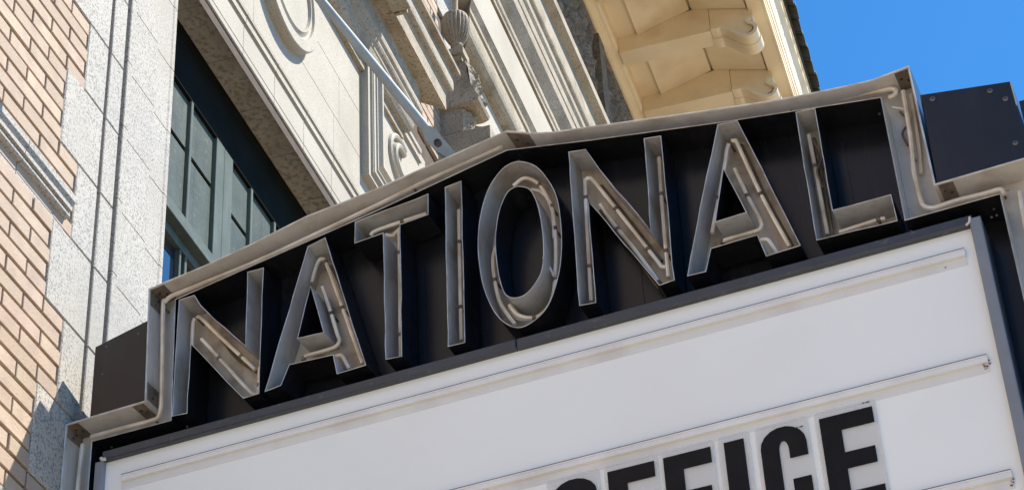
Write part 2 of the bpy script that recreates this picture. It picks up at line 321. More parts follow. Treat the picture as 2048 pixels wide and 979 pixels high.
# moulded frame at the right end of the frieze: upright and foot with a mitred corner
off = [(0,4.0),(0,3.918),(.042,3.918),(.044,3.902),(.052,3.902),(.054,3.895),(.088,3.895),(.092,3.884),(.102,3.884)]
off += [(.102+.10*(0.5-0.5*math.cos(math.pi*k/8)), 3.884+0.040*math.sin(math.pi*k/8)) for k in range(1, 9)]
off += [(.215,3.884),(.218,3.896),(.262,3.896),(.264,3.912),(.30,3.912),(.302,3.93),(.335,3.93),(.337,4.0)]
X1, Z1 = 10.82, 8.985+BZ
n = len(off); v = [(X1+o, y, 10.06+BZ) for o, y in off]+[(X1+o, y, Z1+o) for o, y in off]+[(12.4, y, Z1+o) for o, y in off]
f = [(s*n+i, s*n+i+1, (s+1)*n+i+1, (s+1)*n+i) for s in (0, 1) for i in range(n-1)]
mk('moulded_frame', v, f, 'granite_warm', B)
m = MB(); m.box((11.158, 3.966, 9.33+BZ), (12.20, 4.05, 10.12+BZ)); m.out('frame_panel', 'granite_warm', B)
for r, y0 in ((0.20, 3.962), (0.125, 3.952)):
    pts = [Vector((11.60+r*1.1*math.cos(t), y0, 9.66+r*math.sin(t)+BZ)) for t in [math.pi*(0.35+1.15*k/14) for k in range(15)]]
    v, f = tube_geo(pts, 0.026, 8); mk('volute', v, f, 'granite_warm', B, smooth=True)
for z0 in (10.0, 10.09): m = MB(); m.box((11.165, 3.945, z0+BZ), (12.06, 3.97, z0+.04+BZ)); m.out('frame_fillet', 'granite', B)
# hood cornice: bed mould and corona
bed = zrow([(3.975,9.90),(3.94,9.905),(3.94,9.966),(3.926,9.972),(3.905,9.99),(3.885,10.03),(3.875,10.08),(3.867,10.093),(3.867,10.118),(3.850,10.14),(3.842,10.16),(3.842,10.18),(3.835,10.19),(3.826,10.205),(3.824,10.235),(3.830,10.27),(3.84,10.30),(3.84,10.465)])
v, f = prism_x(bed, 8.2, lambda y: 11.60+(3.975-y), 4.02); mk('bed_mould', v, f, 'limestone', B)
cor = zrow([(3.99,10.462),(3.738,10.462),(3.738,10.612),(3.731,10.620),(3.731,10.655),(3.718,10.658),(3.702,10.664),(3.692,10.676),(3.688,10.70),(3.688,10.74),(3.692,10.80),(3.69,10.838),(3.643,10.852),(3.643,10.89),(4.0,10.96)])
for x0, x1 in ((8.1, 9.6), (9.603, 11.0), (11.003, lambda y: 11.83+(3.975-y))):
    v, f = prism_x(cor, x0, x1, 4.02); mk('hood_cornice', v, f, 'limestone', B)
m = MB(); m.box((8.0, 3.61, 10.455+BZ), (10.885, 3.75, 10.70+BZ)); m.box((8.0, 3.56, 10.705+BZ), (10.885, 3.75, 10.9+BZ)); m.out('balcony_slab', 'soffit_stone', B)
m = MB()
for y0, y1, xo in ((3.740, 3.775, 0.0), (3.70, 3.735, 0.012), (3.68, 3.70, 0.0), (3.645, 3.678, 0.014)): m.box((10.888+xo, y0, 10.45+BZ), (10.925, y1, 11.9+BZ))
m.out('vertical_moulding', 'limestone', B)
# --- bricks and quoins to the right of the hood
field(12.18, lambda z: 12.90 if (z-BZ) % 0.872 < 0.436 else 12.74, 10.35+BZ, 12.3+BZ, 10.0+BZ, 12.2)
k = 0; z = 10.0-0.872*2
while z < 12.9:
    for a, xl in ((0, 12.89), (0.436, 12.73)):
        v, f = stone_box((xl, 3.986, z+a+.003+BZ), (13.6, 4.1, z+a+.433+BZ), 0.004); mk('quoin_stone', v, f, 'granite', B)
    z += 0.872
z = 9.6
while z < 14.2:
    x = 13.6+random.uniform(0, .4)
    v, f = stone_box((13.603, 3.986, z+.002+BZ), (x, 4.1, z+.65+BZ), .002); mk('ashlar_stone', v, f, 'granite_warm', B)
    while x < 24:
        v, f = stone_box((x+.002, 3.986, z+.002+BZ), (x+1.3, 4.1, z+.65+BZ), .002); mk('ashlar_stone', v, f, 'granite_warm', B); x += 1.302
    z += 0.654
# --- urn on its carved bracket
URN = (12.70, 3.825)
def lathe_z(prof, cx, cy, n=48, flute=None):
    v = []; f = []
    for i, (r, z) in enumerate(prof):
        for k in range(n):
            t = 2*math.pi*k/n; rr = r
            if flute and flute[0] <= i <= flute[1]: rr = r*(1-flute[2]*(0.5-0.5*math.cos(t*flute[3]))**2)
            v.append((cx+rr*math.cos(t), cy+rr*math.sin(t), z))
    for i in range(len(prof)-1):
        for k in range(n): f.append((i*n+k, i*n+(k+1) % n, (i+1)*n+(k+1) % n, (i+1)*n+k))
    f.append(tuple(range(n))[::-1]); f.append(tuple((len(prof)-1)*n+k for k in range(n)))
    return v, f
up_ = [(0.055,11.575),(0.055,11.590),(0.048,11.595),(0.040,11.615),(0.040,11.640),(0.05,11.645),(0.052,11.660),(0.046,11.670),(0.062,11.690),(0.082,11.725),(0.100,11.765),(0.112,11.815),(0.117,11.865),(0.115,11.915),(0.108,11.955),(0.102,11.970),(0.07,11.977),(0.034,11.990),(0.026,12.035),(0.024,12.115),(0.03,12.195),(0.04,12.215)]
v, f = lathe_z([(r, z+BZ) for r, z in up_], *URN, n=96, flute=(8, 13, 0.15, 20)); mk('urn', v, f, 'limestone', B, smooth=True)
def relief(name, x0, x1, yf, z0, z1, amp, res, matn, seed, tilt=0.0, scale=9.0, ymin=None):   # carved face: lumps and leaves standing off a plane
    nx = max(2, int((x1-x0)/res)); nz = max(2, int((z1-z0)/res)); v = []; f = []
    for j in range(nz+1):
        for i in range(nx+1):
            x = x0+(x1-x0)*i/nx; z = z0+(z1-z0)*j/nz
            q = Vector((x*scale+seed, z*scale*0.8, seed*1.7))
            h = abs(noise.noise(q))*0.9+abs(noise.noise(q*2.1))*0.55+max(0, noise.noise(q*0.55))*0.7
            e = min(1, 8*min(i/nx, 1-i/nx, j/nz, 1-j/nz))
            v.append((x, max(yf+tilt*(z-z0)-amp*h*e, ymin(z) if ymin else -9), z))
    for j in range(nz):
        for i in range(nx): a = j*(nx+1)+i; f.append((a, a+1, a+nx+2, a+nx+1))
    return mk(name, v, f, matn, B, smooth=True)
m = MB(); m.box((12.62, 3.75, 11.508+BZ), (12.79, 3.93, 11.574+BZ)); m.box((12.64, 3.77, 11.45+BZ), (12.78, 3.95, 11.504+BZ)); m.out('urn_plinth', 'limestone', B)
v, f = prism_x(zrow([(3.99,11.0),(3.70,11.0),(3.655,11.02),(3.645,11.05),(3.67,11.10),(3.72,11.22),(3.74,11.34),(3.745,11.448),(3.99,11.448)]), 12.66, 12.95); mk('scroll_bracket', v, f, 'limestone', B)
relief('carved_leaf', 12.662, 12.95, 3.700, 11.04+BZ, 11.44+BZ, 0.06, 0.012, 'limestone', 3.1, 0.08, 22)
v, f = prism_x(zrow([(3.99,10.76),(3.80,10.76),(3.80,11.0),(3.99,11.0)]), 12.70, 13.08); mk('pedestal_block', v, f, 'limestone', B)
relief('carved_leaf', 12.702, 13.08, 3.80, 10.77+BZ, 11.0+BZ, 0.11, 0.012, 'limestone', 5.6, 0.0, 18)
m = MB(); m.box((12.70, 3.58, 10.44+BZ), (13.0, 4.0, 10.757+BZ)); m.box((12.69, 3.60, 10.2+BZ), (13.0, 4.0, 10.438+BZ)); m.out('pedestal_base', 'limestone', B)
# --- main entablature
arc = zrow([(3.99,12.24),(3.935,12.245),(3.935,12.268),(3.925,12.272),(3.905,12.285),(3.888,12.31),(3.878,12.345),(3.874,12.39),(3.873,12.44),(3.876,12.49),(3.880,12.528),(3.862,12.536),(3.862,12.588),(3.83,12.645)])
v, f = prism_x(arc, lambda y: 13.42-(3.99-y)*1.2, 40, 4.02); mk('architrave', v, f, 'limestone', B)
v, f = prism_x(zrow([(4.0,12.65),(3.827,12.65),(3.827,13.135),(4.0,13.15)]), lambda y: 13.1-(3.99-y)*2.4 if y < 3.9 else 13.3, 40, 4.02); mk('frieze_band', v, f, 'granite_warm', B)
cn = [(3.99,13.14),(3.808,13.155),(3.808,13.20),(3.795,13.225),(3.795,13.294),(3.79,13.30),(3.716,13.425),(3.714,13.432),(3.714,13.556),(3.705,13.57),(3.705,13.690),(3.70,13.695),(3.684,13.725),(3.682,13.732),(3.682,13.82),(3.676,13.826),(3.662,13.835),(3.652,13.855),(3.648,13.89),(3.648,13.97),(3.651,14.05),(3.653,14.10),(3.65,14.18),(3.57,14.222),(3.566,14.228),(3.566,14.34),(4.0,14.48)]
x = 11.5
while x < 34:
    v, f = prism_x(zrow(cn), x+.0015, x+2.35, 4.02); mk('main_cornice', v, f, 'limestone', B); x += 2.353
m = MB(); m.box((10, 3.945, 14.3+BZ), (40, 4.05, 17.3+BZ)); m.out('carved_frieze', 'carved', B)
relief('frieze_carving', 15.2, 18.55, 3.945, 15.2+BZ, 17.03+BZ, 0.17, 0.022, 'carved', 11.0, 0, 5.0, lambda z: (z-BZ)/4.32)
relief('frieze_carving', 18.9, 21.5, 3.945, 15.2+BZ, 17.03+BZ, 0.17, 0.022, 'carved', 17.0, 0, 5.0, lambda z: (z-BZ)/4.32)
m = MB(); m.box((18.6, 3.86, 14+BZ), (18.86, 3.95, 16.75+BZ)); m.out('frieze_block', 'carved', B)
# --- eave
ZE = 17.1+BZ                                # underside of the eave beams
ev = [(3.95,ZE-.06),(3.925,ZE-.06),(3.922,ZE-.03),(3.90,ZE-.025),(3.885,ZE-.015),(3.885,ZE+.0),(3.87,ZE+.003),(3.86,ZE+.02),(3.825,ZE+.025),(3.81,ZE+.035),(3.80,ZE+.05),(3.80,ZE+.235),
      (3.60,ZE+.245),(2.87,ZE+.47),(2.18,ZE+.27),(2.175,ZE+.185),(1.985,ZE+.18),(1.98,ZE+.155),(1.961,ZE+.155),
      (1.961,ZE+.25),(1.952,ZE+.255),(1.952,ZE+.335),(1.94,ZE+.34),(1.935,ZE+.44),(1.925,ZE+.445),(1.917,ZE+.50),(1.90,ZE+.68),(1.885,ZE+.71),(1.85,ZE+.76),(1.838,ZE+.77),(1.838,ZE+.86),(1.825,ZE+.865),(1.825,ZE+.98),(1.84,ZE+1.02),(4.0,ZE+1.9)]
v, f = prism_x(ev, 6, 40, 4.02); EV = mk('eave', v, f, 'cream', B)
PIT = 1.198; X0 = 19.565-PIT*6
BODY = [(2.655,.03),(2.54,.035),(2.45,.0),(2.37,-.085),(2.31,-.14),(2.24,-.165),(2.16,-.11),(2.145,.02),(2.13,.13),(2.15,.27),(2.655,.42)]
RIB = smooth_path([Vector((y, z, 0)) for y, z in ((2.65,.012),(2.59,.0),(2.53,.002),(2.44,-.062),(2.37,-.13),(2.30,-.19),(2.225,-.226),(2.155,-.208),(2.115,-.145),(2.13,-.075),(2.18,-.038),(2.205,.0),(2.175,.035),(2.13,.03))], 4)
def ribbon(m, xa, xb, th, lift=0.0):           # curled strap following RIB
    n = len(RIB); q = []
    for i, p in enumerate(RIB):
        d = (RIB[min(i+1, n-1)]-RIB[max(i-1, 0)]).normalized(); nv = Vector((d.y, -d.x, 0))
        q.append((p+nv*(th/2-lift), p-nv*(th/2+lift)))
    v = []
    for o, i_ in q: v += [(xa, o.x, ZE+o.y), (xb, o.x, ZE+o.y), (xb, i_.x, ZE+i_.y), (xa, i_.x, ZE+i_.y)]
    f = [(4*k+a, 4*k+(a+1) % 4, 4*k+4+(a+1) % 4, 4*k+4+a) for k in range(n-1) for a in range(4)]+[(0,1,2,3), (4*n-4, 4*n-1, 4*n-2, 4*n-3)]
    m.add(v, f)
for i in range(0, 14):
    xc = X0+PIT*i
    br = MB(); br.add(*prism_x([(3.798,ZE),(2.66,ZE),(2.66,ZE+.43),(3.798,ZE+.26)], xc-.137, xc+.137)); br.out('eave_beam', 'cream', EV)
    s = MB(); s.add(*prism_x([(y, ZE+z) for y, z in BODY], xc-.128, xc+.128)); ribbon(s, xc-.18, xc+.18, .042); ribbon(s, xc-.005, xc+.171, .042, .012)
    s.out('scroll_corbel', 'cream', EV, smooth=True)
    a, b = xc+.14, xc+PIT-.14
    for (y0, z0), (y1, z1) in (((3.55, ZE+.205), (2.885, ZE+.410)), ((2.855, ZE+.410), (2.20, ZE+.222))):
        v = [(a+.10, y0, z0), (b, y0, z0), (b, y1, z1), (a+.10, y1, z1)]; v += [(x_, y_, z_+.03) for x_, y_, z_ in v]
        mk('soffit_board', v, [(0,1,2,3),(4,7,6,5),(0,4,5,1),(1,5,6,2),(2,6,7,3),(3,7,4,0)], 'cream', EV)
# roof tiles along the eave
def tile_geo():
    m = MB(); n = 8
    for o, r0_, L0 in ((0.0, .135, 0.0), (0.1425, .075, 0.03)):
        v = []; f = []
        for y in ((1.70 if o == 0 else 1.84), 2.6):
            for k in range(n+1):
                t = math.pi*k/n
                for rr in (r0_, r0_-.03):
                    sgn = 1 if o == 0 else -1
                    v.append((o+rr*math.cos(t), y, ZE+1.02+(y-1.7)*0.5+sgn*rr*math.sin(t)+(-.055 if o == 0 else 0.05)))
        w = 2*(n+1)
        for k in range(n):
            a = 2*k
            f += [(a, a+2, w+a+2, w+a), (a+1, w+a+1, w+a+3, a+3), (a, a+1, a+3, a+2), (w+a, w+a+2, w+a+3, w+a+1)]
        m.add(v, f)
    return m
tg = tile_geo(); t0 = None
for i in range(50):
    xc = 14.0+0.285*i
    if t0 is None:
        t0 = tg.out('roof_tile', 'tile', EV); c0 = W[t0]-Vector((0, 0, 0)); base = t0.location.copy(); t0.location.x = base.x+xc; W[t0].x += xc
    else:
        o = t0.copy(); COL.objects.link(o); o.location.x = base.x+xc; o.location.y += random.uniform(-.015, .015); o.location.z += random.uniform(-.012, .012)
m = MB(); m.add([(6,1.80,ZE+.99),(40,1.80,ZE+.99),(40,5.5,ZE+2.85),(6,5.5,ZE+2.85)], [(0,1,2,3)]); m.out('roof', 'tile', B)

# ================================================================== marquee sign (s = along the sign, d = back from its front plane)
TH, K = 0.0980504638, 6.69
ES = Vector((math.sin(TH), math.cos(TH), 0)); NN = Vector((math.cos(TH), -math.sin(TH), 0))
def SP(s, z, d=0.0): return ES*s + NN*(K+d) + Vector((0, 0, z))
N_A=[(4.1251,7.011),(4.0473,7.0125),(4.0133,6.9478),(3.9387,6.8496),(3.785,6.6693),(3.7871,7.0526),(3.7053,7.0504),(3.7125,6.4064),(3.7884,6.4044),(4.0516,6.7538),(4.0546,6.4068),(4.13,6.4131)]
A_A=[(3.493,7.0949),(3.4066,7.1146),(3.217,6.4014),(3.352,6.3974),(3.37,6.4964),(3.572,6.5076),(3.6101,6.417),(3.6874,6.4078),(3.5801,6.7815)]
A_Ah=[(3.4765,6.8759),(3.4151,6.6253),(3.534,6.6315)]
T_A=[(3.2648,7.15),(2.9146,7.1857),(2.9177,7.0735),(3.0499,7.0638),(3.0543,6.3963),(3.129,6.4023),(3.1326,7.0453),(3.2681,7.036)]
I_A=[(2.8379,7.1933),(2.7597,7.2015),(2.7732,6.3795),(2.8506,6.3821)]
O_A=[(2.4854,7.211),(2.4168,7.1604),(2.3643,7.064),(2.3337,6.962),(2.3256,6.8359),(2.3298,6.7112),(2.3499,6.5892),(2.3937,6.4674),(2.4493,6.4043),(2.5267,6.3773),(2.589,6.4114),(2.6417,6.4903),(2.6809,6.6162),(2.6964,6.7368),(2.6979,6.8595),(2.6815,6.9879),(2.6424,7.1107),(2.5837,7.1889),(2.5359,7.2148)]
O_Ah=[(2.4967,7.0784),(2.4526,7.0459),(2.4245,6.9592),(2.4121,6.8505),(2.4107,6.7376),(2.4237,6.631),(2.4596,6.5694),(2.502,6.5328),(2.5466,6.5304),(2.5856,6.5589),(2.6064,6.634),(2.6158,6.7295),(2.6175,6.8332),(2.6065,6.9245),(2.5889,6.9954),(2.5563,7.0618),(2.5259,7.0806)]
N_B=[(2.2696,7.1855),(2.1918,7.1728),(2.1395,7.0501),(2.0382,6.8532),(1.9489,6.6701),(1.9369,7.139),(1.8613,7.1266),(1.8719,6.4024),(1.9377,6.3967),(2.1983,6.8952),(2.2037,6.3977),(2.2754,6.4048)]
A_B=[(1.6194,7.0991),(1.5349,7.0908),(1.3565,6.4019),(1.4982,6.3956),(1.5213,6.5053),(1.7108,6.5018),(1.7425,6.4014),(1.821,6.4046),(1.7111,6.7962)]
A_Bh=[(1.6193,6.8657),(1.5531,6.629),(1.6784,6.625)]
L_A=[(1.2942,7.0456),(1.2126,7.0366),(1.2112,6.5255),(0.9795,6.5228),(0.9739,6.3931),(1.2936,6.4054)]
OUTER=[(4.6623,6.5244),(4.2698,6.5321),(4.2851,7.1208),(4.0134,7.1553),(3.7775,7.1986),(3.5046,7.2613),(3.1788,7.2936),(2.5429,7.3981),(2.4792,7.3711),(2.4297,7.3465),(2.3304,7.3163),(2.1644,7.2849),(1.6847,7.1932),(1.348,7.1334),(1.1881,7.1151),(1.0444,7.0997),(0.9666,7.0949),(0.8914,7.1026),(0.8145,7.1102),(0.8063,6.5153),(0.4641,6.5204)]
INNER=[(4.5222,6.4003),(4.1342,6.3965),(4.1453,7.0191),(3.7742,7.0786),(3.1442,7.1796),(2.5442,7.2933),(2.1696,7.2141),(1.6075,7.1068),(0.9459,6.9954),(0.944,6.3889),(0.5778,6.3906)]
BOXL=[(4.5508,6.8983),(4.2869,6.9602),(4.2728,6.5405),(4.5499,6.5308)]
BOXR=[(0.798,6.9613),(0.4467,6.9006),(0.4374,6.5206),(0.8052,6.5161)]
SCREW=[(0.7523,6.9214),(0.531,6.8801),(0.481,6.8212),(0.4827,6.6044)]
BEZEL=[(4.4628,6.3333),(0.6903,6.3321),(0.6692,6.319),(0.6609,5.4853),(4.4507,6.3018),(0.7157,6.2799),(4.451,6.1418)]
PANELTL=[(4.4547,6.3062),(0.7148,6.3135)]
B1=[(4.5762,6.4751),(4.4115,6.4755),(4.2754,6.4743),(4.2379,6.496),(4.2339,6.6203),(4.2514,7.0574),(4.2451,7.0787),(4.2333,7.0916),(4.2197,7.1006),(4.1966,7.1067),(4.079,7.1197),(3.7848,7.1558),(3.4942,7.2087),(3.1794,7.2713),(2.8687,7.3387),(2.6247,7.3777),(2.6005,7.3725)]
B2=[(2.3619,7.3328),(1.9258,7.2501),(1.3697,7.1433),(1.1401,7.1125),(0.9672,7.0882),(0.915,7.0813),(0.8939,7.0658),(0.9055,7.0451),(0.9287,7.0417)]
B3=[(0.8666,7.0523),(0.8707,6.9089),(0.8764,6.7809),(0.8883,6.6579),(0.8868,6.5672),(0.8845,6.5118),(0.8766,6.4815),(0.8553,6.4645),(0.8242,6.4589),(0.7594,6.4645),(0.6412,6.4606),(0.582,6.4609),(0.5711,6.4348)]
B4=[(0.5146,6.4261),(0.5227,6.2945),(0.5237,6.1588)]
B5=[(4.6164,6.4489),(4.6201,6.3367),(4.6237,6.2252),(4.6274,6.0536)]
T1=[(4.092,6.8007),(4.0927,6.9136),(4.0867,6.9402),(4.0736,6.9476),(4.0507,6.9339),(3.971,6.8297),(3.7761,6.5877)]
T2=[(4.046,6.8243),(3.9115,6.6366),(3.8035,6.4878),(3.7773,6.4651),(3.7586,6.4705),(3.7547,6.5905)]
T3=[(3.5099,6.9555),(3.4916,7.0257),(3.4755,7.061),(3.4591,7.063),(3.4427,7.0415),(3.3978,6.8979),(3.2838,6.5145),(3.2685,6.4681)]
T4=[(3.4585,6.917),(3.4217,6.787),(3.3857,6.6466),(3.3762,6.6182),(3.3936,6.5894),(3.4609,6.584),(3.5325,6.5841),(3.5483,6.5676)]
T5=[(3.3975,6.5398),(3.3738,6.5395),(3.3581,6.5239),(3.3309,6.4598)]
T6=[(3.2267,7.1129),(3.2045,7.1303),(3.0944,7.1384),(2.9589,7.1426)]
T7=[(3.1521,7.0933),(3.1217,7.0783),(3.0952,7.0942),(3.09,7.0434),(3.0952,6.452)]
T8=[(2.8074,7.1106),(2.8151,6.7729),(2.8202,6.4486)]
T9=[(2.6481,6.8637),(2.6635,6.8024),(2.6601,6.6982),(2.6445,6.5917),(2.6153,6.5188),(2.5821,6.4544)]
T10=[(2.5536,7.1537),(2.4973,7.1768),(2.4334,7.1154),(2.391,6.9892),(2.3804,6.8708),(2.3851,6.722),(2.3957,6.6329)]
T11=[(2.4718,7.106),(2.4313,7.0804),(2.4009,7.0312),(2.3847,6.9582),(2.385,6.825)]
T12=[(2.6012,6.5554),(2.5715,6.5008),(2.5207,6.4671),(2.4684,6.4645),(2.4211,6.5131),(2.3905,6.6129)]
T13=[(2.2488,6.465),(2.2406,6.7926),(2.2326,7.0475),(2.2265,7.0745),(2.2114,7.0771),(2.1889,7.047),(2.0633,6.7902),(1.9628,6.5821),(1.9433,6.5396),(1.9247,6.5291)]
T14=[(2.1736,6.9264),(2.1188,6.7993),(2.0501,6.6653),(1.9582,6.4634)]
T15=[(1.9007,7.0778),(1.9108,6.8424),(1.918,6.4776)]
T16=[(1.7185,6.6296),(1.6345,6.9254),(1.6106,7.0221),(1.5928,7.0511),(1.5747,7.0509),(1.5634,7.023),(1.4992,6.75),(1.4165,6.4646)]
T17=[(1.5908,6.9102),(1.5546,6.7603),(1.5173,6.6298),(1.5183,6.5927),(1.5443,6.5805),(1.6674,6.5795),(1.6773,6.5662)]
T18=[(1.5256,6.533),(1.4988,6.5243),(1.4851,6.4952),(1.4699,6.451)]
T19=[(1.2704,6.9711),(1.2652,6.7274),(1.2612,6.4623)]
T20=[(1.2141,6.4675),(1.1242,6.4726),(1.0563,6.4759),(1.0294,6.4728)]
W1=[(2.4338,6.7327),(2.4127,6.6795),(2.3934,6.6245)]
HOLE1=[(4.3715,6.2081),(4.3681,6.1589),(0.7529,6.1983),(0.7576,6.1713),(2.4544,5.7227),(0.7529,5.7272),(0.7526,5.6982),(1.0048,5.2488),(0.7412,5.2498)]
GE=[(1.3952,5.6405),(1.1945,5.6403),(1.1948,5.5748),(1.3164,5.5747),(1.3185,5.4809),(1.2069,5.4811),(1.2068,5.4139),(1.3178,5.4134),(1.3189,5.3406),(1.1987,5.3407),(1.3925,5.3477)]
GC=[(1.626,5.578),(1.6206,5.6051),(1.5809,5.6469),(1.52,5.6515),(1.4766,5.6226),(1.4567,5.579),(1.4512,5.5161),(1.5182,5.5165),(1.5204,5.5586),(1.5345,5.5886),(1.5558,5.573),(1.5596,5.3918),(1.518,5.4299),(1.4501,5.4303),(1.6253,5.4092),(1.452,5.3634)]
GI=[(1.7615,5.6376),(1.6846,5.6386),(1.6831,5.4244),(1.7622,5.4453)]
GF2=[(2.0008,5.6429),(1.8142,5.6412),(1.8128,5.5763),(1.9259,5.5734),(1.9263,5.495),(1.8146,5.4944),(2.0008,5.5083)]
GF1=[(2.2236,5.6416),(2.0359,5.6423),(2.0356,5.5761),(2.147,5.5749),(2.2235,5.567)]
GO=[(2.4686,5.6317),(2.4371,5.6425),(2.3231,5.6402),(2.2897,5.6197),(2.2744,5.5804)]
TILES=[(1.4102,5.6711),(1.1818,5.6687),(1.1799,5.6538),(1.64,5.6778),(1.4362,5.6688),(1.7856,5.665),(1.663,5.6673),(1.1817,5.2922),(2.0119,5.6613),(1.8016,5.6595),(2.2375,5.6757),(2.0217,5.671),(2.2561,5.6597)]

MQ = thing('theatre_marquee', 'black theatre marquee with open NATIONAL channel letters above a white letter board', 'marquee', SP(2.55, 4.4, 1.2))
def sbox(m, s0, s1, z0, z1, d0, d1, mi=0):
    v = [SP(s0,z0,d0),SP(s1,z0,d0),SP(s1,z1,d0),SP(s0,z1,d0),SP(s0,z0,d1),SP(s1,z0,d1),SP(s1,z1,d1),SP(s0,z1,d1)]
    m.add(v, [(0,1,2,3),(4,7,6,5),(0,4,5,1),(1,5,6,2),(2,6,7,3),(3,7,4,0)], mi)
def band(m, p, d0, d1, mi=0, closed=False):   # strip of sheet through points p from depth d0 to d1
    n = len(p)
    for i in range(n if closed else n-1):
        a, b = p[i], p[(i+1) % n]
        m.add([SP(*a, d0), SP(*b, d0), SP(*b, d1), SP(*a, d1)], [(0,1,2,3)], mi)
def wobble(lp, amp=.0022, step=.07, seed=0):   # hand-folded sheet: edges wander by a millimetre or two
    q = []; n = len(lp)
    for i in range(n):
        a, b = Vector(lp[i]), Vector(lp[(i+1) % n]); k = max(1, int((b-a).length/step)); nv = Vector((-(b-a).y, (b-a).x)).normalized()
        for j in range(k):
            p = a+(b-a)*j/k
            if j: p = p+nv*amp*noise.noise(Vector((p.x*7+seed, p.y*7, seed*3.3)))*2
            q.append((p.x, p.y))
    return q
def channel(name, loop, holes, depth, t, mats, parent, label=None, subdiv=True):
    # open tray of folded sheet: mats = outside, inside, edge
    m = MB(); loops = [loop]+list(holes); ins = []
    for k, lp in enumerate(loops):
        q = inset(lp, t if k == 0 else -t); ins.append(q)
        band(m, lp, 0, depth, 0, True); band(m, q, 0, depth-.004, 1, True)
        n = len(lp)
        for i in range(n):
            j = (i+1) % n
            mi_, mj_ = [((lp[e][0]+q[e][0])/2, (lp[e][1]+q[e][1])/2) for e in (i, j)]
            m.add([SP(*lp[i], 0), SP(*lp[j], 0), SP(*mj_, -.0015), SP(*mi_, -.0015)], [(0,1,2,3)], 2)
            m.add([SP(*mi_, -.0015), SP(*mj_, -.0015), SP(*q[j], 0), SP(*q[i], 0)], [(0,1,2,3)], 2)
    flat = [p for lp in ins for p in lp]
    m.add([SP(*p, depth-.004) for p in flat], tri(ins[0], ins[1:]), 3)
    return mk(name, m.v, m.f, mats, parent, mi=m.m, label=label, recalc=False)
SIGN = [('N_A', None, 'letter N, first letter of the word'), ('A_A', 'A_Ah', 'letter A, second letter'), ('T_A', None, 'letter T'), ('I_A', None, 'letter I'),
        ('O_A', 'O_Ah', 'oval letter O'), ('N_B', None, 'letter N right of the O'), ('A_B', 'A_Bh', 'letter A between N and L'), ('L_A', None, 'letter L, last letter')]
G = globals(); LET = {}
for nm, h, lab in SIGN:
    lp = G[nm]; hs = [G[h]] if h else []
    if nm == 'O_A': lp = smooth_loop(lp, 4); hs = [smooth_loop(hs[0], 4)]
    else: lp = wobble(lp, seed=len(LET)+1.5); hs = [wobble(x_, seed=len(LET)+9.5) for x_ in hs]
    LET[nm] = channel('channel_letter', lp, hs, 0.150, 0.0036, ['black', 'enamel', 'rim', 'lit_enamel'], MQ, lab)
# --- border channel: outer wall, floor, inner wall, back panel
ZB = 4.4
outer = list(OUTER)+[(0.28, 6.524), (0.28, ZB)]; outer = [(4.6623, ZB)]+outer
inner = list(INNER)+[(0.5778, ZB+.14)]; inner = [(4.5222, ZB+.14)]+inner
TR = 0.130
m = MB(); oi = inset(outer, 0.008); ii = inset(inner, 0.004)
band(m, outer, 0, 0.30, 0, True); band(m, oi, 0, TR, 1, True)
for a, b in ((outer, oi), (inner, ii)):
    for i in range(len(a)):
        j = (i+1) % len(a); mi_, mj_ = [((a[e][0]+b[e][0])/2, (a[e][1]+b[e][1])/2) for e in (i, j)]
        m.add([SP(*a[i]), SP(*a[j]), SP(*mj_, -.003), SP(*mi_, -.003)], [(0,1,2,3)], 2); m.add([SP(*mi_, -.003), SP(*mj_, -.003), SP(*b[j]), SP(*b[i])], [(0,1,2,3)], 2)
band(m, inner, 0, TR, 1, True)
m.add([SP(*p, TR) for p in oi+inner], tri(oi, [inner]), 1)
mk('border_channel', m.v, m.f, ['boxblack', 'channel_enamel', 'rim', 'lit_enamel'], MQ, mi=m.m, recalc=False)
m = MB(); band(m, ii, 0, .165, 0, True); m.add([SP(*p, .165) for p in ii], tri(ii), 0); m.out('recess_lining', 'black', MQ, recalc=False)
m = MB(); m.add([SP(*p, .30) for p in outer], tri(outer)); m.out('cabinet_back', 'boxblack', MQ)
for s_ in (3.62, 3.02, 2.06, 1.72, 1.16):
    m = MB(); sbox(m, s_-.006, s_+.006, 6.36, 6.93, .1615, .1655); m.out('lining_seam', 'black', MQ)
for k in range(14):
    s_ = 4.05-.235*k; v, f = tube_geo([SP(s_, 6.372+.002*(k % 3), .157), SP(s_, 6.372+.002*(k % 3), .166)], .0042, 8); mk('rivet', v, f, 'screw', MQ)
# canopy body behind the sign
m = MB(); sbox(m, 0.5, 4.45, ZB, 6.40, .305, 3.2); m.out('canopy_body', 'boxblack', MQ)
